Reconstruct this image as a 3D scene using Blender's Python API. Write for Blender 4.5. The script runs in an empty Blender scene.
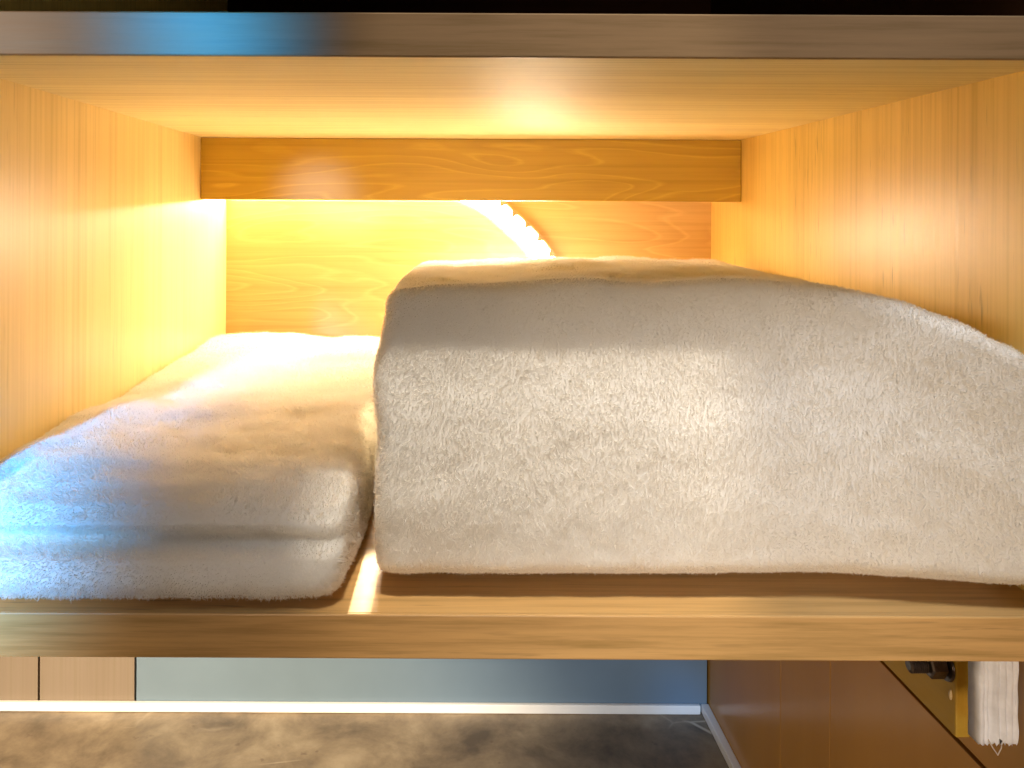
import bpy, bmesh, math, random
from mathutils import Vector, noise
R = math.radians
random.seed(7)
S = bpy.context.scene
COL = S.collection

# ------------------------------------------------------------------ measures (metres; camera at the origin, looking along +Y)
XL, XR = -0.2745, 0.3155           # inner faces of the side panels
YF = 0.400                        # front edge of the boards
YR = 0.850                        # front face of the rear rail
YB = 0.949                        # back panel
ZT = 0.079                        # underside of the top board
ZS = -0.2072                      # top of the shelf
TB = 0.0226                       # board thickness
ZFLOOR = -0.6110

# ------------------------------------------------------------------ node helpers
def mat(name):
    m = bpy.data.materials.new(name); m.use_nodes = True
    nt = m.node_tree
    b = nt.nodes['Principled BSDF']
    return m, nt, b
def N(nt, t, **kw):
    n = nt.nodes.new(t)
    for k, v in kw.items():
        if hasattr(n, k) and not k in n.inputs: setattr(n, k, v)
        else: n.inputs[k].default_value = v
    return n
def L(nt, a, b): nt.links.new(a, b)
def mapping(nt, scale, loc=(0,0,0), rot=(0,0,0)):
    tc = N(nt, 'ShaderNodeTexCoord'); mp = N(nt, 'ShaderNodeMapping')
    mp.inputs['Scale'].default_value = scale; mp.inputs['Location'].default_value = loc
    mp.inputs['Rotation'].default_value = rot
    L(nt, tc.outputs['Object'], mp.inputs['Vector']); return mp.outputs['Vector']
def ramp(nt, src, stops):
    r = N(nt, 'ShaderNodeValToRGB'); e = r.color_ramp.elements
    while len(e) < len(stops): e.new(0.5)
    for i, (p, c) in enumerate(stops):
        e[i].position = p; e[i].color = (c[0], c[1], c[2], 1) if hasattr(c, '__len__') else (c, c, c, 1)
    L(nt, src, r.inputs['Fac']); return r.outputs['Color']
def mix(nt, fac, a, b, mode='MIX'):
    m = N(nt, 'ShaderNodeMix', data_type='RGBA', blend_type=mode)
    for s, v in ((0, fac), (6, a), (7, b)):
        if hasattr(v, 'is_linked'): L(nt, v, m.inputs[s])
        else: m.inputs[s].default_value = v if s == 0 else (v[0], v[1], v[2], 1)
    return m.outputs[2]
def noise_n(nt, vec, scale=1, detail=4, rough=.55, dist=0):
    n = N(nt, 'ShaderNodeTexNoise'); n.inputs['Scale'].default_value = scale
    n.inputs['Detail'].default_value = detail; n.inputs['Roughness'].default_value = rough
    n.inputs['Distortion'].default_value = dist
    L(nt, vec, n.inputs['Vector']); return n.outputs['Fac']
def bump(nt, b, src, strength, dist=.001):
    bp = N(nt, 'ShaderNodeBump'); bp.inputs['Strength'].default_value = strength; bp.inputs['Distance'].default_value = dist
    L(nt, src, bp.inputs['Height']); L(nt, bp.outputs['Normal'], b.inputs['Normal'])

def wood(name, base, grain='X', rough=.4, contrast=1.0, cathedral=0.0, pores=.5, seed=0.0, coat=0.0, face='Z', spec=.5, flen=3.0):
    """Veneered oak: long fibres along one axis, dark pore dashes, optional flat-sawn arches."""
    m, nt, b = mat(name)
    ax = 'XYZ'.index(grain)
    def sc(lo, hi):
        s = [hi, hi, hi]; s[ax] = lo; return s
    off = (seed*1.7, seed*2.3, seed*.9)
    fib = noise_n(nt, mapping(nt, sc(flen, 230), off), 1, 5, .65)
    broad = noise_n(nt, mapping(nt, sc(flen*.3, 24), off), 1, 3, .5)
    dark = [c*(1-.24*contrast) for c in base]; dark[2] *= .85
    lite = [min(.95, c*(1+.12*contrast)) for c in base]
    c1 = ramp(nt, fib, [(.28, dark), (.52, base), (.78, lite)])
    c2 = ramp(nt, broad, [(.3, (.84, .80, .74)), (.55, (1, 1, 1)), (.75, (1.0, 1.0, 1.0))])
    col = mix(nt, .75*min(1, contrast), c1, c2, 'MULTIPLY')
    h = fib
    if cathedral:
        f = noise_n(nt, mapping(nt, sc(2.6, 15), (seed*3.1, .3*seed, seed*1.3), (0, R(7), 0)), 1, 2.2, .42, .25)
        k = N(nt, 'ShaderNodeMath', operation='MULTIPLY'); k.inputs[1].default_value = 17; L(nt, f, k.inputs[0])
        fr = N(nt, 'ShaderNodeMath', operation='FRACT'); L(nt, k.outputs[0], fr.inputs[0])
        jag = noise_n(nt, mapping(nt, sc(40, 400), off), 1, 2, .6)
        ja = N(nt, 'ShaderNodeMath', operation='MULTIPLY_ADD'); ja.inputs[1].default_value = .22; ja.inputs[2].default_value = -.11; L(nt, jag, ja.inputs[0])
        fa = N(nt, 'ShaderNodeMath', operation='ADD'); L(nt, fr.outputs[0], fa.inputs[0]); L(nt, ja.outputs[0], fa.inputs[1])
        rings = ramp(nt, fa.outputs[0], [(0, (1.1, 1.12, 1.15)), (.12, (.93, .90, .86)), (.55, (1, 1, 1)), (.82, (1.02, 1.02, 1.03)), (.95, (1.22, 1.28, 1.4)), (1, (1.12, 1.15, 1.2))])
        col = mix(nt, cathedral, col, rings, 'MULTIPLY')
    if pores:
        p = noise_n(nt, mapping(nt, sc(26, 360), off), 1, 2, .5)
        pm = ramp(nt, p, [(.27, 1), (.37, 0)])
        pat = noise_n(nt, mapping(nt, sc(3, 16), off), 1, 2, .5)
        pmask = ramp(nt, pat, [(.45, 0), (.65, 1)])
        pp = mix(nt, 1.0, pm, pmask, 'MULTIPLY')
        sep = N(nt, 'ShaderNodeMath', operation='MULTIPLY'); sep.inputs[1].default_value = pores
        L(nt, pp, sep.inputs[0])
        col = mix(nt, sep.outputs[0], col, [c*.42 for c in base])
    L(nt, col, b.inputs['Base Color'])
    rr = N(nt, 'ShaderNodeMapRange'); rr.inputs['To Min'].default_value = rough-.07; rr.inputs['To Max'].default_value = rough+.09
    L(nt, fib, rr.inputs['Value']); L(nt, rr.outputs[0], b.inputs['Roughness'])
    b.inputs['Specular IOR Level'].default_value = spec; b.inputs['Coat Weight'].default_value = coat; b.inputs['Coat Roughness'].default_value = .36
    bump(nt, b, h, .12, .0006)
    return m

# ------------------------------------------------------------------ materials
OAK = (.81, .64, .285)
M = {}
M['ceil']  = wood('oak_veneer_lengthwise', (.89, .79, .45), 'X', .58, .9, pores=.75, seed=1, spec=.35, flen=4.5)
M['sideL'] = wood('oak_veneer_upright', OAK, 'Z', .34, .75, pores=.3, seed=2, coat=.3)
M['sideR'] = wood('oak_veneer_upright_streaked', (.83, .625, .21), 'Z', .36, .8, pores=.8, seed=5, coat=.3)
M['rail']  = wood('flat_sawn_oak_rail', (.47, .30, .03), 'X', .36, .7, cathedral=.75, pores=.15, seed=3)
M['back']  = wood('flat_sawn_oak_back', (.55, .39, .16), 'X', .45, .6, cathedral=.55, pores=.1, seed=4)
M['shelf'] = wood('oak_shelf', (.56, .33, .12), 'X', .36, 1.3, pores=.6, seed=6, flen=7)
M['edge']  = wood('worn_oak_edging', (.42, .275, .15), 'X', .38, 1.2, pores=.8, seed=8, spec=.25, flen=9)
M['bay_shade'] = wood('upper_bay_shade', (.035, .014, .008), 'X', .6, .6, pores=0, seed=9, spec=.05)  # near-black colour stands in for the shade of the upper bay
M['tan']   = wood('beige_wood_panel', (.21, .165, .125), 'Z', .45, .45, pores=.1, seed=11)
M['cleat'] = wood('ochre_painted_batten', (.46, .285, .03), 'Y', .5, .4, pores=.1, seed=12)

def towel_mat(name, base):
    m, nt, b = mat(name)
    n = noise_n(nt, mapping(nt, (14, 14, 14)), 1, 5, .6)
    c = ramp(nt, n, [(.3, [x*.93 for x in base]), (.6, base)])
    L(nt, c, b.inputs['Base Color'])
    b.inputs['Roughness'].default_value = .85; b.inputs['Specular IOR Level'].default_value = .15
    b.inputs['Sheen Weight'].default_value = .15; b.inputs['Sheen Roughness'].default_value = .4
    return m
M['towel'] = towel_mat('white_cotton_terry', (.86, .84, .80))
m, nt, b = mat('white_cotton_pile')
b.inputs['Base Color'].default_value = (.89, .865, .815, 1); b.inputs['Roughness'].default_value = .8
b.inputs['Specular IOR Level'].default_value = .25
tr = N(nt, 'ShaderNodeBsdfTranslucent'); tr.inputs['Color'].default_value = (.89, .865, .815, 1)
ms = N(nt, 'ShaderNodeMixShader'); ms.inputs[0].default_value = .3
L(nt, b.outputs[0], ms.inputs[1]); L(nt, tr.outputs[0], ms.inputs[2]); L(nt, ms.outputs[0], nt.nodes['Material Output'].inputs['Surface'])
M['pile'] = m

m, nt, b = mat('led_tape_glow')
b.inputs['Base Color'].default_value = (.9, .8, .5, 1)
b.inputs['Emission Color'].default_value = (1, .78, .55, 1); b.inputs['Emission Strength'].default_value = 93
M['led'] = m
def plain(name, col, rough=.5, metal=0, var=.12, vs=40):
    m, nt, b = mat(name)
    n = noise_n(nt, mapping(nt, (vs, vs, vs)), 1, 4, .6)
    L(nt, ramp(nt, n, [(.3, [x*(1-var) for x in col]), (.7, [min(1, x*(1+var)) for x in col])]), b.inputs['Base Color'])
    b.inputs['Roughness'].default_value = rough; b.inputs['Metallic'].default_value = metal
    bump(nt, b, n, .1, .0005)
    return m
M['tape']  = plain('cream_tape_backing', (.55, .42, .25), .5)
M['clip']  = plain('clear_tape_clip', (.30, .22, .10), .3)
M['wall']  = plain('pale_grey_wall_panel', (.14, .20, .26), .38, var=.06, vs=9)
M['gap']   = plain('dark_panel_joint', (.06, .03, .015), .8)
M['skirt'] = plain('white_skirting', (.86, .85, .82), .35, var=.03)
M['steel'] = plain('tarnished_steel', (.16, .13, .115), .35, .9, var=.3, vs=300)
M['plastic'] = plain('white_ridged_plastic', (.80, .80, .82), .45, var=.1, vs=120)
M['fibre'] = plain('pale_fibre', (.72, .62, .5), .7)
M['glue']  = plain('dried_cream_glue', (.75, .60, .36), .35)

# glossy brown side wall with fine joints
m, nt, b = mat('glossy_brown_laminate')
n = noise_n(nt, mapping(nt, (9, 9, 1.5)), 1, 4, .6)
L(nt, ramp(nt, n, [(.3, (.42, .21, .045)), (.7, (.50, .26, .055))]), b.inputs['Base Color'])
b.inputs['Roughness'].default_value = .22; b.inputs['Specular IOR Level'].default_value = .35
n2 = noise_n(nt, mapping(nt, (30, 30, 6)), 1, 3, .5); bump(nt, b, n2, .05, .001)
M['brown'] = m

# brown stone floor with pale veins and specks
m, nt, b = mat('brown_stone_floor')
n = noise_n(nt, mapping(nt, (13, 13, 13)), 1, 8, .66, .25)
c = ramp(nt, n, [(.32, (.10, .072, .045)), (.44, (.19, .14, .088)), (.55, (.27, .205, .13)), (.68, (.38, .30, .20))])
v = N(nt, 'ShaderNodeTexVoronoi', feature='DISTANCE_TO_EDGE'); v.inputs['Scale'].default_value = 1.0
vm = mapping(nt, (4.5, 7, 5), (.37, .1, 0), (0, 0, R(35)))
wn = N(nt, 'ShaderNodeTexNoise'); wn.inputs['Scale'].default_value = 2.2; wn.inputs['Detail'].default_value = 4
L(nt, vm, wn.inputs['Vector'])
wv = mix(nt, .22, vm, wn.outputs['Color'], 'ADD'); L(nt, wv, v.inputs['Vector'])
vein = ramp(nt, v.outputs['Distance'], [(.0, 1), (.006, .5), (.014, 0)])
sc1 = N(nt, 'ShaderNodeTexVoronoi', feature='DISTANCE_TO_EDGE'); sc1.inputs['Scale'].default_value = 1.0
L(nt, mapping(nt, (3.1, 9.5, 4), (.8, .35, 0), (0, 0, R(-28))), sc1.inputs['Vector'])
scr = ramp(nt, sc1.outputs['Distance'], [(0, .8), (.006, .6), (.011, 0)])
scm = ramp(nt, noise_n(nt, mapping(nt, (9, 9, 9), (5, 2, 0)), 1, 2, .5), [(.56, 0), (.62, 1)])
c = mix(nt, mix(nt, 1, scr, scm, 'MULTIPLY'), c, (.66, .56, .42))
vk = ramp(nt, noise_n(nt, mapping(nt, (6, 6, 6), (3, 1, 0)), 1, 3, .5), [(.56, 0), (.66, .6)])
c = mix(nt, mix(nt, 1, vein, vk, 'MULTIPLY'), c, (.62, .52, .38))
sp = ramp(nt, noise_n(nt, mapping(nt, (70, 70, 70)), 1, 2, .5), [(.25, .4), (.31, 0)])
c = mix(nt, sp, c, (.07, .03, .02))
L(nt, c, b.inputs['Base Color']); b.inputs['Roughness'].default_value = .4; bump(nt, b, n, .15, .001)
M['floor'] = m

# ------------------------------------------------------------------ mesh helpers
def empty(name, loc, label, cat, group=None):
    o = bpy.data.objects.new(name, None); COL.objects.link(o); o.location = loc
    o.empty_display_size = .05
    o['label'] = label; o['category'] = cat
    if group: o['group'] = group
    return o
def link(name, me, m, parent=None, smooth=False):
    o = bpy.data.objects.new(name, me); COL.objects.link(o)
    if m: me.materials.append(m)
    if parent:
        me.transform(__import__('mathutils').Matrix.Translation(-Vector(world_loc(parent))))
        o.parent = parent
    if smooth:
        for p in me.polygons: p.use_smooth = True
    return o
def world_loc(o):
    v = Vector(o.location)
    while o.parent: o = o.parent; v += Vector(o.location)
    return v
def bm_box(bm, x0, x1, y0, y1, z0, z1):
    v = [bm.verts.new((x, y, z)) for x in (x0, x1) for y in (y0, y1) for z in (z0, z1)]
    for f in ((0,1,3,2), (4,6,7,5), (0,4,5,1), (2,3,7,6), (0,2,6,4), (1,5,7,3)):
        bm.faces.new([v[i] for i in f])
def box(name, x0, x1, y0, y1, z0, z1, m, parent=None, bev=.0009, segs=2):
    bm = bmesh.new(); bm_box(bm, x0, x1, y0, y1, z0, z1)
    bmesh.ops.recalc_face_normals(bm, faces=bm.faces)
    if bev: bmesh.ops.bevel(bm, geom=bm.edges[:], offset=bev, segments=segs, profile=.6, affect='EDGES')
    me = bpy.data.meshes.new(name); bm.to_mesh(me); bm.free()
    return link(name, me, m, parent)

# ------------------------------------------------------------------ the cabinet
cab = empty('open_cabinet', (0, YF, ZS), 'honey oak open cabinet whose lit compartment holds both white towels', 'cabinet')
ZU = .27                                   # next board up, unseen, set low to shade the upper bay
for nm, x0, x1, k, lab in (('side_panel', XL-.022, XL, 'sideL', 'oak side panel beside the flat towel'),
                           ('side_panel', XR, XR+.022, 'sideR', 'streaky oak side panel beside the thick towel')):
    p = box(nm, x0, x1, YF+.002, YB+.018, ZS-TB, ZU+TB, M[k], cab); p['label'] = lab
def board(nm, z0, z1, m_core, m_edge):
    b0 = box(nm, XL, XR, YF+.0022, YB, z0, z1, m_core, cab, .0004)
    e = box('edging', XL-.022, XR+.022, YF, YF+.0022, z0-.0001, z1+.0001, m_edge, b0, .0008)
    return b0, e
M['edge2'] = wood('oak_shelf_edging', (.56, .33, .12), 'X', .38, 1.45, pores=.7, seed=14, flen=9)
# side panels start behind the edging
for o in [c for c in cab.children if c.name.startswith('side_panel')]:
    for v in o.data.vertices:
        if v.co.y < .004: v.co.y += .0004
tb, te = board('top_board', ZT, ZT+TB, M['ceil'], M['edge'])
te['label'] = 'worn grey brown front edging'
sh, se = board('bottom_shelf', ZS-TB, ZS, M['shelf'], M['edge2'])
ub, ue = board('upper_board', ZU, ZU+TB, M['ceil'], M['edge'])
rail = box('rear_rail', XL+.0004, XR-.0004, YR, YR+.018, .0114, ZT-.0004, M['rail'], cab, .0008)
bp = box('back_panel', XL, XR, YB, YB+.012, ZS, ZT+TB, M['back'], cab, 0)
bu = box('back_panel', XL, XR, YB+.001, YB+.013, ZT+TB, ZU, M['bay_shade'], cab, 0)
ln = box('side_shade_sheet', XR-.0015, XR-.0002, YF+.012, YB, ZT+TB+.001, ZU-.001, M['bay_shade'], cab, 0)  # added sheet, darkens the right wall of the upper bay like shade
ln['label'] = 'added dark sheet standing in for shade in the bay above'
bu['label'] = 'back of the bay above, its shade put into the colour'

# ------------------------------------------------------------------ LED tape: straight behind the rail, then an arc down behind the thick towel
def tape_path():
    pts = []
    n = 40
    for i in range(n): pts.append((XL+.006 + (.012-XL-.006)*i/n, .0385))
    # arc measured on the photograph
    ctrl = [(.012, .0380), (.030, .0300), (.046, .0220), (.063, .0100), (.080, -.0045), (.0975, -.0205), (.1150, -.0410), (.1290, -.0640), (.1370, -.0900), (.1400, -.1200), (.1400, -.1500), (.1400, -.2010)]
    P = [ctrl[0]] + ctrl + [ctrl[-1]]
    for i in range(1, len(P)-2):
        for k in range(8):
            t = k/8; a, b_, c, d = P[i-1], P[i], P[i+1], P[i+2]
            q = []
            for j in (0, 1):
                q.append(.5*(2*b_[j] + (c[j]-a[j])*t + (2*a[j]-5*b_[j]+4*c[j]-d[j])*t*t + (3*b_[j]-a[j]-3*c[j]+d[j])*t**3))
            pts.append(tuple(q))
    pts.append(ctrl[-1])
    return pts
TP = tape_path()
led = empty('led_strip', (0, YB, .0205), 'glowing warm light strip running behind the rail and bending down the back panel', 'light strip')
def normals2(pts):
    out = []
    for i in range(len(pts)):
        a = pts[max(0, i-1)]; b_ = pts[min(len(pts)-1, i+1)]
        tx, tz = b_[0]-a[0], b_[1]-a[1]; l = math.hypot(tx, tz)
        out.append((tz/l, -tx/l))            # to the right of the travel direction: down / inwards
    return out
TN = normals2(TP)
def sweep(name, o0, o1, y0, y1, m, parent):
    me = bpy.data.meshes.new(name); vs = []; fs = []
    for (x, z), (nx, nz) in zip(TP, TN):
        q0 = TILT*(y0-TY0)/(TY1-TY0); q1 = TILT*(y1-TY0)/(TY1-TY0)     # the strip is tilted to the room: its far edge sits further in
        vs += [(x+nx*(o0+q0), y0, z+nz*(o0+q0)), (x+nx*(o1+q0), y0, z+nz*(o1+q0)), (x+nx*(o1+q1), y1, z+nz*(o1+q1)), (x+nx*(o0+q1), y1, z+nz*(o0+q1))]
    for i in range(len(TP)-1):
        a = 4*i; b_ = a+4
        for k in range(4):
            k2 = (k+1) % 4
            fs.append((a+k, a+k2, b_+k2, b_+k))
    fs += [(3, 2, 1, 0), tuple(4*(len(TP)-1)+k for k in range(4))]
    me.from_pydata(vs, [], fs); me.update()
    return link(name, me, m, parent)
TY0, TY1 = YB-.0145, YB-.0015
TILT = .0240
sweep('backing', -.0016, 0, TY0, TY1, M['tape'], led)
sweep('light_face', .0008, .0024, TY0+.0003, TY1-.0012, M['led'], led)
for i in (48, 56, 63, 70, 77, 84, 91):      # little clips along the near edge
    x, z = TP[i]; nx, nz = TN[i]; tx, tz = -nz, nx
    bm = bmesh.new()
    tri = [(-.0055, -.0005), (.0055, -.0005), (.0015, .0075)]
    v0 = [bm.verts.new((x+tx*a+nx*b_, TY0-.0012, z+tz*a+nz*b_)) for a, b_ in tri]
    v1 = [bm.verts.new((x+tx*a+nx*b_, TY0-.0002, z+tz*a+nz*b_)) for a, b_ in tri]
    bm.faces.new(v0); bm.faces.new(v1[::-1])
    for k in range(3): bm.faces.new((v0[k], v0[(k+1) % 3], v1[(k+1) % 3], v1[k]))
    bmesh.ops.recalc_face_normals(bm, faces=bm.faces)
    me = bpy.data.meshes.new('clip'); bm.to_mesh(me); bm.free()
    link('clip', me, M['clip'], led)

# ------------------------------------------------------------------ towels
def sstep(a, b, x):
    t = max(0., min(1., (x-a)/(b-a))); return t*t*(3-2*t)
def lerp_tab(tab, x):
    if x <= tab[0][0]: return tab[0][1]
    for (a, va), (b_, vb) in zip(tab, tab[1:]):
        if x <= b_:
            t = (x-a)/(b_-a); t = t*t*(3-2*t)*.5 + t*.5
            return va+(vb-va)*t
    return tab[-1][1]
def grid_box(nx, ny, nz):
    """closed box surface as unit-cube points, welded"""
    idx = {}; vs = []; fs = []
    def vid(i, j, k):
        key = (i, j, k)
        if key not in idx: idx[key] = len(vs); vs.append((i/nx, j/ny, k/nz))
        return idx[key]
    for i in range(nx):
        for j in range(ny):
            fs.append((vid(i,j,0), vid(i,j+1,0), vid(i+1,j+1,0), vid(i+1,j,0)))
            fs.append((vid(i,j,nz), vid(i+1,j,nz), vid(i+1,j+1,nz), vid(i,j+1,nz)))
    for i in range(nx):
        for k in range(nz):
            fs.append((vid(i,0,k), vid(i+1,0,k), vid(i+1,0,k+1), vid(i,0,k+1)))
            fs.append((vid(i,ny,k), vid(i,ny,k+1), vid(i+1,ny,k+1), vid(i+1,ny,k)))
    for j in range(ny):
        for k in range(nz):
            fs.append((vid(0,j,k), vid(0,j,k+1), vid(0,j+1,k+1), vid(0,j+1,k)))
            fs.append((vid(nx,j,k), vid(nx,j+1,k), vid(nx,j+1,k+1), vid(nx,j,k+1)))
    return vs, fs
def rounded(u, v, w, sx, sy, sz, r):
    """unit cube point -> rounded box point (0..sx, 0..sy, 0..sz), radii per axis kept equal"""
    p = Vector((u*sx, v*sy, w*sz))
    q = Vector((min(max(p.x, r), sx-r), min(max(p.y, r), sy-r), min(max(p.z, r), sz-r)))
    d = p-q
    if d.length > 1e-9: p = q + d.normalized()*r
    return p
def fbm(p, s, o=3, seed=0):
    return noise.fractal(Vector((p[0]*s+seed, p[1]*s+seed*1.3, p[2]*s-seed)), .6, 2.1, o)

def add_fur(o, dens, length, comb, seed, lean=.9):
    """the loops of the terry: one fine strand object per towel, denser where the towel turns to the front"""
    import numpy as np
    rng = np.random.default_rng(seed)
    me = o.data; me.calc_loop_triangles()
    nv = len(me.vertices); co = np.empty(nv*3, 'f'); me.vertices.foreach_get('co', co); co = co.reshape(-1, 3)
    no = np.empty(nv*3, 'f'); me.vertices.foreach_get('normal', no); no = no.reshape(-1, 3)
    nt_ = len(me.loop_triangles); tri = np.empty(nt_*3, 'i'); me.loop_triangles.foreach_get('vertices', tri); tri = tri.reshape(-1, 3)
    A, B, C_ = co[tri[:, 0]], co[tri[:, 1]], co[tri[:, 2]]
    cr = np.cross(B-A, C_-A); ar = np.linalg.norm(cr, axis=1)*.5
    fn = cr/np.maximum(np.linalg.norm(cr, axis=1, keepdims=True), 1e-12)
    ce = (A+B+C_)/3 + np.array(o.location)
    # nothing where the towel lies on the shelf or on a panel; thinner towards the rear
    d = dens*np.clip(1.25-1.1*(ce[:, 1]-.42)/.45, .22, 1)
    d[(fn[:, 2] < -.75) & (ce[:, 2] < ZS+.004)] *= .15
    d[fn[:, 1] > .6] *= .1
    n_ = rng.poisson(ar*d); idx = np.repeat(np.arange(nt_), n_); n = len(idx)
    u = rng.random(n); v = rng.random(n); f = u+v > 1; u[f] = 1-u[f]; v[f] = 1-v[f]; w = 1-u-v
    T = tri[idx]
    P = co[T[:, 0]]*w[:, None]+co[T[:, 1]]*u[:, None]+co[T[:, 2]]*v[:, None]
    Nn = no[T[:, 0]]*w[:, None]+no[T[:, 1]]*u[:, None]+no[T[:, 2]]*v[:, None]
    Nn /= np.linalg.norm(Nn, axis=1, keepdims=True)
    def wav(k, ph):                                     # smooth vector field: how the pile was last brushed
        q = P @ rng.normal(size=(3, 3))*k
        return np.sin(q+ph)
    brush = wav(25, .3)*.25+wav(60, 1.7)*.16+wav(150, 2.1)*.12 + np.array(comb)
    brush += rng.normal(size=(n, 3))*.42
    brush -= Nn*np.sum(brush*Nn, axis=1, keepdims=True)
    ln = length*np.clip(rng.normal(1, .28, n), .35, 1.7)
    D = Nn + brush*lean; D /= np.linalg.norm(D, axis=1, keepdims=True)
    D2 = Nn*.25 + brush*lean*1.3 + rng.normal(size=(n, 3))*.35; D2 /= np.linalg.norm(D2, axis=1, keepdims=True)
    K = 4; pts = np.empty((n, K, 3), 'f')
    pts[:, 0] = P-Nn*.0006
    pts[:, 1] = P+D*(ln*.45)[:, None]
    pts[:, 2] = pts[:, 1]+(D*.45+D2*.55)*(ln*.33)[:, None]
    pts[:, 3] = pts[:, 2]+D2*(ln*.3)[:, None]
    off = np.array(o.location)
    pts[..., 2] = np.maximum(pts[..., 2], ZS+.0004-off[2])
    pts[..., 0] = np.clip(pts[..., 0], XL+.0003-off[0], XR-.0003-off[0])
    cu = bpy.data.hair_curves.new('terry_pile')
    cu.add_curves([K]*n)
    cu.attributes['position'].data.foreach_set('vector', pts.ravel())
    ra = cu.attributes.get('radius') or cu.attributes.new('radius', 'FLOAT', 'POINT')
    r0 = .00009*np.clip(rng.normal(1, .25, n), .5, 1.6)
    ra.data.foreach_set('value', (r0[:, None]*np.array([1.1, 1.0, .75, .35])).astype('f').ravel())
    cu.materials.append(M['pile'])
    c = bpy.data.objects.new('terry_pile', cu); COL.objects.link(c); c.parent = o; c['kind'] = 'stuff'
    print('strands', n)
    return c

# --- flat towel on the left: one bath towel folded in two, lower and upper fold showing at the front
FT_X0, FT_X1, FT_Y0, FT_Y1 = XL+.0005, -.0570, .4035, .905
FT_H = .0565
def flat_pt(u, v, w):
    sx, sy, sz = FT_X1-FT_X0, FT_Y1-FT_Y0, FT_H
    p = rounded(u, v, w, sx, sy, sz, .0120)
    x, y, z = p.x, p.y, p.z
    zr = z/sz
    fr = 1-sstep(0, .16, y)                       # near the front
    # lower fold stands out as a roll, a valley above it, then the upper fold leans back
    prof = lerp_tab([(0, .007), (.10, .0015), (.24, 0), (.32, .0010), (.41, .0045), (.48, .0190), (.53, .0260), (.58, .0200), (.66, .0160), (.80, .0225), (.90, .0335), (1, .0470)], zr+.018*math.sin(x*17+.6))
    soft = lerp_tab([(0, .006), (.2, 0), (.45, .0015), (.60, .009), (.80, .021), (1, .043)], zr)
    e = .6*sstep(.16, .21, x)
    y += fr*(prof*(1-e)+soft*e)
    # crown of the top
    top = sstep(.55, 1, zr)
    cx = (x-sx*.5)/(sx*.5)
    z += top*(.0036*(1-cx**4) + .0036*fbm((x, y, 0), 10, 3, 3.1))
    z += top*.0026*math.exp(-((y-.16-.12*x)/.024)**2) - top*.0018*math.exp(-((y-.225-.1*x)/.02)**2)
    z += top*.0050*sstep(.36, .47, y)*(1-.75*sstep(.10, .15, x))
    z += top*.004*math.exp(-((y-.33-.3*x)/.014)**2)*sstep(.03, .12, x)
    z -= top*.004*(1-sstep(.0, .07, y))
    # lower edge lifts a little towards the right end
    n = fbm((x, y, z), 22, 2, .7)*.0012 + fbm((x, y, z), 75, 2, 5.0)*.0006
    q = rounded(u, v, w, sx, sy, sz, .0120); c = Vector((min(max(q.x, .02), sx-.02), min(max(q.y, .02), sy-.02), sz*.5))
    d = (q-c).normalized()
    x += d.x*n; y += d.y*n*1.5; z += d.z*n
    # right side wanders
    x += sstep(sx*.6, sx, x)*(.004*math.sin(y*9+1.0) - .004*sstep(.1, 0, y))
    x = min(x, sx+.004); x = max(x, 0)
    return Vector((FT_X0+x, FT_Y0+y, ZS+.0008+max(0, z)))
def towel(name, fn, n, label, root_loc):
    vs, fs = grid_box(*n)
    vs = [fn(*p) - Vector(root_loc) for p in vs]
    me = bpy.data.meshes.new(name); me.from_pydata(vs, [], fs); me.update()
    me.materials.append(M['towel'])
    for p in me.polygons: p.use_smooth = True
    o = bpy.data.objects.new(name, me); COL.objects.link(o); o.location = root_loc
    o['label'] = label; o['category'] = 'towel'; o['group'] = 'white bath towels on the shelf'
    return o
t1 = towel('folded_towel', flat_pt, (80, 150, 44), 'flat folded white towel tinted blue at its front, lying against the side panel', ((FT_X0+FT_X1)/2, .65, ZS))

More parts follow.
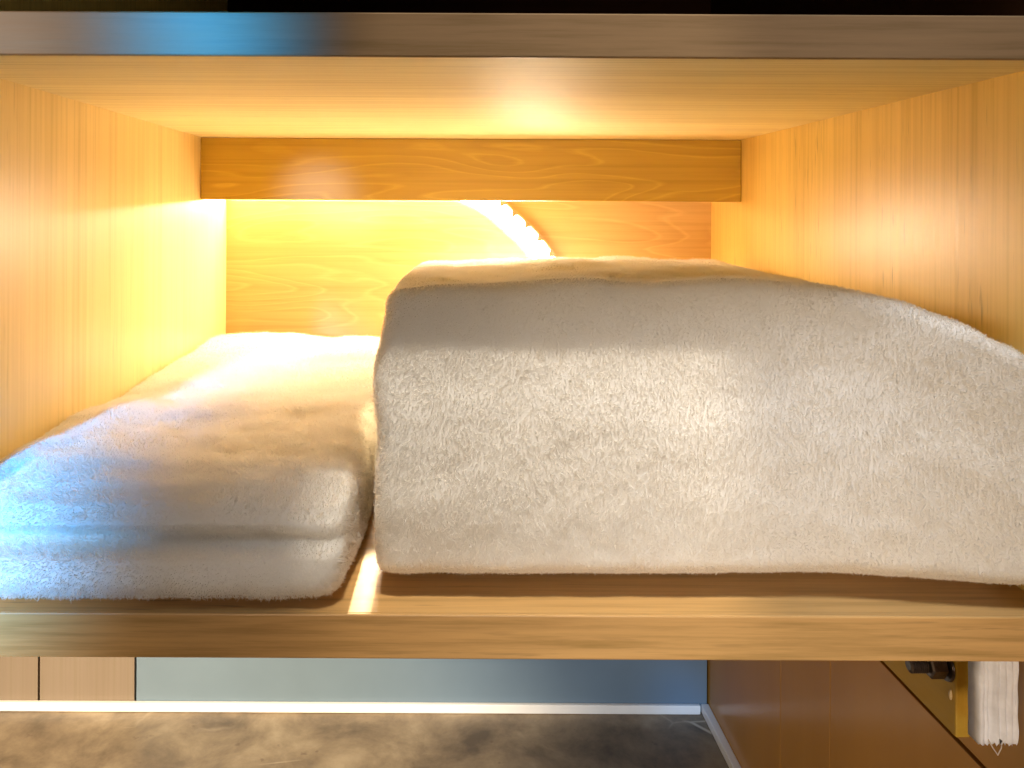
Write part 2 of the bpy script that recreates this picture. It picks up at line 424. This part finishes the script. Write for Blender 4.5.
# --- thick towel on the right: many layers, rounded front fold, right end sinking towards the side panel
BT_X0, BT_X1, BT_Y0, BT_Y1 = -.0400, XR-.0008, .4160, .845
TOPTAB = [(-.05, -.0485), (.0, -.0465), (.05, -.0440), (.10, -.0425), (.15, -.0425), (.19, -.0430), (.225, -.0458), (.25, -.0510), (.275, -.0605), (.30, -.0725), (.32, -.0830)]
BOTTAB = [(-.05, -.2040), (.05, -.2045), (.12, -.2065), (.2, -.2070), (.32, -.2068)]
def thick_pt(u, v, w):
    sx, sy = BT_X1-BT_X0, BT_Y1-BT_Y0
    H = .168
    r = .0100
    p = rounded(u, v, w, sx, sy, H, r)
    x, y, zr = p.x, p.y, p.z/H
    X = BT_X0+x
    ztop = lerp_tab(TOPTAB, X)
    back = sstep(.16, .36, y)
    # towards the back the right end stays higher, leaning on the panel
    ztop_b = -.0495 - .013*sstep(.262, .312, X) - .004*sstep(.12, .0, X)
    ztop = ztop*(1-back) + ztop_b*back
    z = ZS+.0008 + zr*(ztop-ZS-.0008)
    # front fold: bulging, undercut at the bottom, leaning back a little at the top
    fr = 1-sstep(0, .12, y)
    bow = 1-((zr-.45)/.55)**2
    y += fr*.027*sstep(.25, 1.05, zr)*(1-.75*sstep(.20, .30, X))
    y += fr*(.034+.006*sstep(.1, .3, X))*(1-sstep(-.03, .115+.016*sstep(.05, .3, X), zr))
    y -= fr*.0105*sstep(.20, .31, X)
    # left edge wanders like the photograph: notch under the corner, belly, straight foot
    le = 1-sstep(0, .06, x)
    x -= (1-le)*0; x += le*(.0036*sstep(.72, .95, zr) - .0030*math.exp(-((zr-.70)/.12)**2) + .0012*math.exp(-((zr-.5)/.07)**2) + .0012*(1-sstep(0, .3, zr)))
    x -= sstep(sx-.03, sx, x)*.009*(1-sstep(.02, .22, zr))
    top = sstep(.7, 1, zr)
    P = (X, y, z)
    z += top*.0035*fbm((X, y, 0), 11, 3, 8.2)*sstep(0, .05, y)
    z += top*.0045*math.exp(-((y-.030-.005*math.sin(X*40))/.013)**2)*(1-.6*sstep(.15, .25, X))
    n = fbm(P, 9, 2, 2.2)*.0010 + fbm(P, 60, 2, 6.0)*.0005
    c = Vector((min(max(p.x, .03), sx-.03), min(max(p.y, .03), sy-.03), min(max(p.z, .03), H-.03)))
    d = (p-c).normalized() if (p-c).length > 1e-6 else Vector((0, 0, 1))
    x += d.x*n; y += d.y*n*1.4; z += d.z*n
    # pressed-in front folds, hardly visible
    y += fr*.0004*math.sin(zr*19+X*6)*sstep(.1, .3, zr)
    return Vector((min(BT_X0+x, XR-.0006), BT_Y0+y, max(z, ZS+.0006)))
t2 = towel('folded_towel', thick_pt, (110, 130, 54), 'tall thick folded white towel filling the space under the arc of light', ((BT_X0+BT_X1)/2, .63, ZS))
FUR = True
if FUR:
    add_fur(t1, 1400000, .0021, (.0, -.15, -.2), 3)
    add_fur(t2, 1500000, .0017, (-.1, -.1, -.35), 5)

# ------------------------------------------------------------------ below the shelf
FW = 2.6
bm = bmesh.new(); bm_box(bm, -FW, FW, -2.2, YB+.03, ZFLOOR-.05, ZFLOOR)
me = bpy.data.meshes.new('floor'); bm.to_mesh(me); bm.free()
fl = link('floor', me, M['floor']); fl['kind'] = 'structure'

YW = YB+.014
wall = empty('rear_wall', (0, YW, ZFLOOR), 'pale panelled wall at the back of the low bay with a white skirting', 'wall')
seams = [-1.30, -.915, -.620, -.502, -.384, XR]
ztopw = ZS-TB-.0002
for i, (a, b_) in enumerate(zip(seams, seams[1:])):
    p = box('wall_panel', a+.0012, b_-.0012, YW-.010, YW+.006, ZFLOOR+.0005, ztopw if a > XL-.13 else ztopw, M['wall'] if i == 4 else M['tan'], wall, .0006)
    if i == 4: p['label'] = 'long pale grey panel'
box('backing_board', seams[0], XR, YW+.0065, YW+.016, ZFLOOR+.0005, ZS-TB-.0004, M['gap'], wall, 0)
box('skirting', seams[0], XR-.0105, YW-.0155, YW-.0102, ZFLOOR+.0004, ZFLOOR+.0112, M['skirt'], wall, .0012)

sw = empty('side_wall', (XR, .65, ZFLOOR), 'glossy brown laminate side wall in shadow under the shelf', 'wall')
ys = [-.35, .28, .648, .745, YW+.016]
ZG = -.328
for a, b_ in ((-.35, .745), (.745, YW+.016)):
    box('upper_panel', XR+.0006, XR+.02, a+.0005, b_-.0005, ZG+.0016, ZS-TB-.0006, M['brown'], sw, .0006)
for a, b_ in ((-.35, .648), (.648, .745), (.745, YW+.016)):
    box('lower_panel', XR+.0006, XR+.02, a+.0004, b_-.0004, ZFLOOR+.0005, ZG-.0016, M['brown'], sw, .0005)
box('backing_board', XR+.0205, XR+.028, -.35, YW+.016, ZFLOOR+.0005, ZS-TB-.0007, M['gap'], sw, 0)
box('skirting', XR-.0085, XR+.0004, -.35, YW-.0104, ZFLOOR+.0006, ZFLOOR+.0110, M['skirt'], sw, .0012)

# ochre batten bolted to the side wall under the shelf
cl = empty('batten', (XR, .7, -.318), 'ochre batten on the brown side wall just under the shelf', 'batten')
box('board', XR-.0085, XR+.0004, .473, YW-.0104, -.318, ZS-TB-.0008, M['cleat'], cl, .001)
gl = bmesh.new(); bmesh.ops.create_uvsphere(gl, u_segments=10, v_segments=8, radius=.0014)
for v in gl.verts:
    v.co.z *= 2.4; s = 1-.35*max(0, v.co.z/.0034); v.co.x *= .7*s; v.co.y *= s
    v.co += Vector((XR-.0088, .4775, -.2945))
me = bpy.data.meshes.new('glue_drip'); gl.to_mesh(me); gl.free(); link('glue_drip', me, M['glue'], cl, True)

def lathe_x(prof, cx, cy, cz, seg=24, hexa=False):
    """profile [(x, r)] revolved about an axis along X"""
    bm = bmesh.new(); rings = []
    for x, r in prof:
        rings.append([bm.verts.new((cx+x, cy+r*math.cos(2*math.pi*k/seg), cz+r*math.sin(2*math.pi*k/seg))) for k in range(seg)])
    for a, b_ in zip(rings, rings[1:]):
        for k in range(seg): bm.faces.new((a[k], a[(k+1) % seg], b_[(k+1) % seg], b_[k]))
    bm.faces.new(rings[0][::-1]); bm.faces.new(rings[-1])
    bmesh.ops.recalc_face_normals(bm, faces=bm.faces)
    me = bpy.data.meshes.new('x'); bm.to_mesh(me); bm.free(); return me
BX, BY, BZ = XR-.0087, .482, -.2790
bolt = empty('hex_bolt', (BX, BY, BZ), 'dark steel bolt with a hexagonal nut sticking out of the ochre batten', 'bolt')
me = lathe_x([(-.0100, .0066), (-.0090, .0076), (-.0010, .0076), (0, .0066)], BX-.0022, BY, BZ, 6); link('nut', me, M['steel'], bolt)
me = lathe_x([(-.0016, .0088), (-.0002, .0092), (0, .0088)], BX-.0001, BY, BZ, 32); link('washer', me, M['steel'], bolt)
prof = [(-.0225, .0030)]
for k in range(8):
    x = -.0220+k*.00128; prof += [(x, .0036), (x+.0005, .0047), (x+.0008, .0047)]
prof += [(-.0112, .0036)]
link('threaded_shank', lathe_x(prof, BX-.0012, BY, BZ, 20), M['steel'], bolt)

# white ridged plastic strip hanging from the underside of the shelf
HX0, HX1, HY, HZ0, HZ1 = .2885, .3095, .4300, -.2895, ZS-TB-.0002
hang = empty('plastic_strip', ((HX0+HX1)/2, HY, HZ1), 'white ridged plastic strip with a torn lower end, hanging in front of the batten', 'strip')
bm = bmesh.new(); NXs, NZs = 44, 26
def ridge(u):
    return .0016*abs(math.sin(u*math.pi*5.5+.4)) + .0022*math.exp(-((u-.27)/.05)**2)*-1 + .0011*math.sin(u*math.pi)
rows = []
for k in range(NZs+1):
    t = k/NZs; row = []
    for i in range(NXs+1):
        u = i/NXs
        zb = HZ0 + .0010*noise.noise(Vector((u*9, 3, 0))) + .0016*(abs(u-.55) < .12)*(1 if (i//2) % 2 else .2) + .0008*(i % 3)
        z = HZ1+(zb-HZ1)*t
        x = HX0+(HX1-HX0)*u + .0007*noise.noise(Vector((t*4, u*2, 1)))
        y = HY-.004-ridge(u)-.0008*noise.noise(Vector((u*14, t*5, 4)))
        row.append(bm.verts.new((x, y, z)))
    rows.append(row)
back = [[bm.verts.new((v.co.x, HY+.004, v.co.z)) for v in (r_[0], r_[-1])] for r_ in rows]
for a, b_ in zip(rows, rows[1:]):
    for i in range(NXs): bm.faces.new((a[i], b_[i], b_[i+1], a[i+1]))
for k in range(NZs):
    bm.faces.new((back[k][0], back[k+1][0], rows[k+1][0], rows[k][0]))
    bm.faces.new((rows[k][-1], rows[k+1][-1], back[k+1][1], back[k][1]))
    bm.faces.new((back[k][1], back[k+1][1], back[k+1][0], back[k][0]))
bm.faces.new([v for v in rows[-1]] + [back[-1][1], back[-1][0]])
bm.faces.new(([v for v in rows[0]] + [back[0][1], back[0][0]])[::-1])
bmesh.ops.recalc_face_normals(bm, faces=bm.faces)
me = bpy.data.meshes.new('ridged_sheet'); bm.to_mesh(me); bm.free(); link('ridged_sheet', me, M['plastic'], hang, True)
def tube(name, pts, r, m, parent, seg=6):
    bm = bmesh.new(); rings = []
    for i, p in enumerate(pts):
        p = Vector(p); t = (Vector(pts[min(i+1, len(pts)-1)])-Vector(pts[max(i-1, 0)])).normalized()
        a = t.cross(Vector((0, 1, .01))).normalized(); b_ = t.cross(a)
        rings.append([bm.verts.new(p+a*r*math.cos(2*math.pi*k/seg)+b_*r*math.sin(2*math.pi*k/seg)) for k in range(seg)])
    for a, b_ in zip(rings, rings[1:]):
        for k in range(seg): bm.faces.new((a[k], a[(k+1) % seg], b_[(k+1) % seg], b_[k]))
    bm.faces.new(rings[0][::-1]); bm.faces.new(rings[-1])
    me = bpy.data.meshes.new(name); bm.to_mesh(me); bm.free(); return link(name, me, m, parent, True)
cx = HX0+.0085
tube('loose_thread', [(cx-.0035, HY-.005, HZ0+.003), (cx-.0015, HY-.006, HZ0-.001), (cx+.001, HY-.006, HZ0-.0045)], .0003, M['fibre'], hang)
tube('loose_thread', [(cx+.004, HY-.005, HZ0+.003), (cx+.003, HY-.006, HZ0-.001), (cx+.001, HY-.006, HZ0-.005)], .0003, M['fibre'], hang)
tube('loose_thread', [(HX1-.0003, HY-.004, -.236), (HX1+.0011, HY-.006, -.2335), (HX1+.0014, HY-.006, -.237), (HX1+.0008, HY-.005, -.241)], .00025, M['fibre'], hang)

# ------------------------------------------------------------------ light
W = bpy.data.worlds.new('World'); S.world = W; W.use_nodes = True
bg = W.node_tree.nodes['Background']; bg.inputs['Color'].default_value = (.95, .85, .78, 1); bg.inputs['Strength'].default_value = .03
def aim(o, to):
    o.rotation_euler = (Vector(to)-o.location).to_track_quat('-Z', 'Y').to_euler()
def area(name, loc, to, sx, sy, power, col, spread=180):
    l = bpy.data.lights.new(name, 'AREA'); l.shape = 'RECTANGLE'; l.size = sx; l.size_y = sy
    l.energy = power; l.color = col; l.spread = R(spread)
    o = bpy.data.objects.new(name, l); COL.objects.link(o); o.location = loc; aim(o, to); return o
def spot(name, loc, to, power, col, ang, blend, rad):
    l = bpy.data.lights.new(name, 'SPOT'); l.energy = power; l.color = col
    l.spot_size = R(ang); l.spot_blend = blend; l.shadow_soft_size = rad
    o = bpy.data.objects.new(name, l); COL.objects.link(o); o.location = loc; aim(o, to); return o
LI = {}
LI['down'] = spot('ceiling_downlight', (.05, .000, 1.8), (.045, .42, -.1), 118, (1, .88, .70), 6.9, .15, .022)
LI['fill'] = spot('room_ceiling_light', (.22, -.06, 1.75), (.225, .42, -.1), 138, (.86, .92, 1), 15.5, .6, .22)
LI['front'] = spot('fill_spot', (-.10, -1.5, -.22), (.22, .45, -.18), 84, (1, .74, .48), 20, .8, .22)  # unseen warm fill, added for the front of the thick towel
LI['low'] = spot('floor_fill_spot', (-1.2, -1.3, .70), (-.32, .9, -.655), 840, (1, .80, .55), 19.5, .85, .06)  # added spot that brightens the floor at the left
LI['side'] = spot('brown_wall_fill_spot', (-1.1, -.9, -.25), (.31, .70, -.44), 46, (1, .70, .40), 17, .8, .1)  # added warm spot to lift the brown side wall
LI['cool'] = spot('cool_fill_spot', (.10, -1.4, .24), (.15, .96, -.585), 95, (.66, .82, 1), 13, .8, .1)  # added cool spot for the rear wall under the shelf
LI['blue'] = spot('blue_lamp', (-.58, -1.0, .14), (-.32, .43, -.165), 540, (.0, .38, 1), 9.6, .9, .06)
LI['blue2'] = spot('blue_lamp', (-.50, -1.0, .36), (.285, .94, -.590), 80, (.05, .42, 1), 2.6, .9, .03)
LI['blue3'] = spot('blue_lamp', (-.58, -1.0, .40), (-.129, .40, .092), 240, (.04, .42, 1), 3.4, 1, .04)
LI['rail'] = spot('rail_glint_spot', (-.457, -1.0, .095), (-.146, .85, .010), 42, (.85, .93, 1), 3.2, .9, .02)  # added narrow spot imitating the pale reflection on the rail
# the gap spot below is added, standing in for tape light between the towels
LI['leftfill'] = spot('fill_spot', (-.25, -1.4, .25), (-.155, .43, -.19), 15, (.93, .93, 1), 8, .8, .12)  # weak spot added to brighten the front of the flat towel
LI['boardleft'] = spot('fill_spot', (-.95, -1.0, .42), (-.27, .40, .095), 60, (1, .88, .78), 8, .9, .06)  # spot added to lighten the left end of the top edging
LI['gap'] = spot('gap_streak_spot', (-.046, .925, -.012), (-.0475, .41, -.205), 22, (1, .74, .40), 6, .5, .003)

# ------------------------------------------------------------------ camera
cd = bpy.data.cameras.new('Camera'); cam = bpy.data.objects.new('Camera', cd); COL.objects.link(cam)
cam.location = (0, 0, 0); cam.rotation_euler = (R(90), R(-.28), 0)
cd.sensor_width = 36; cd.lens = 780/1024*36
cd.shift_x = 60/1024; cd.shift_y = -173/1024
cd.clip_start = .02; cd.clip_end = 50
S.camera = cam

S.render.engine = 'CYCLES'
S.cycles.max_bounces = 10; S.cycles.diffuse_bounces = 7; S.cycles.glossy_bounces = 4
S.cycles.use_denoising = True
S.cycles.sample_clamp_indirect = 6
S.cycles.caustics_reflective = False; S.cycles.caustics_refractive = False
S.cycles_curves.shape = 'RIBBONS'
S.view_settings.view_transform = 'Standard'; S.view_settings.look = 'None'
S.view_settings.exposure = 0; S.view_settings.gamma = 1
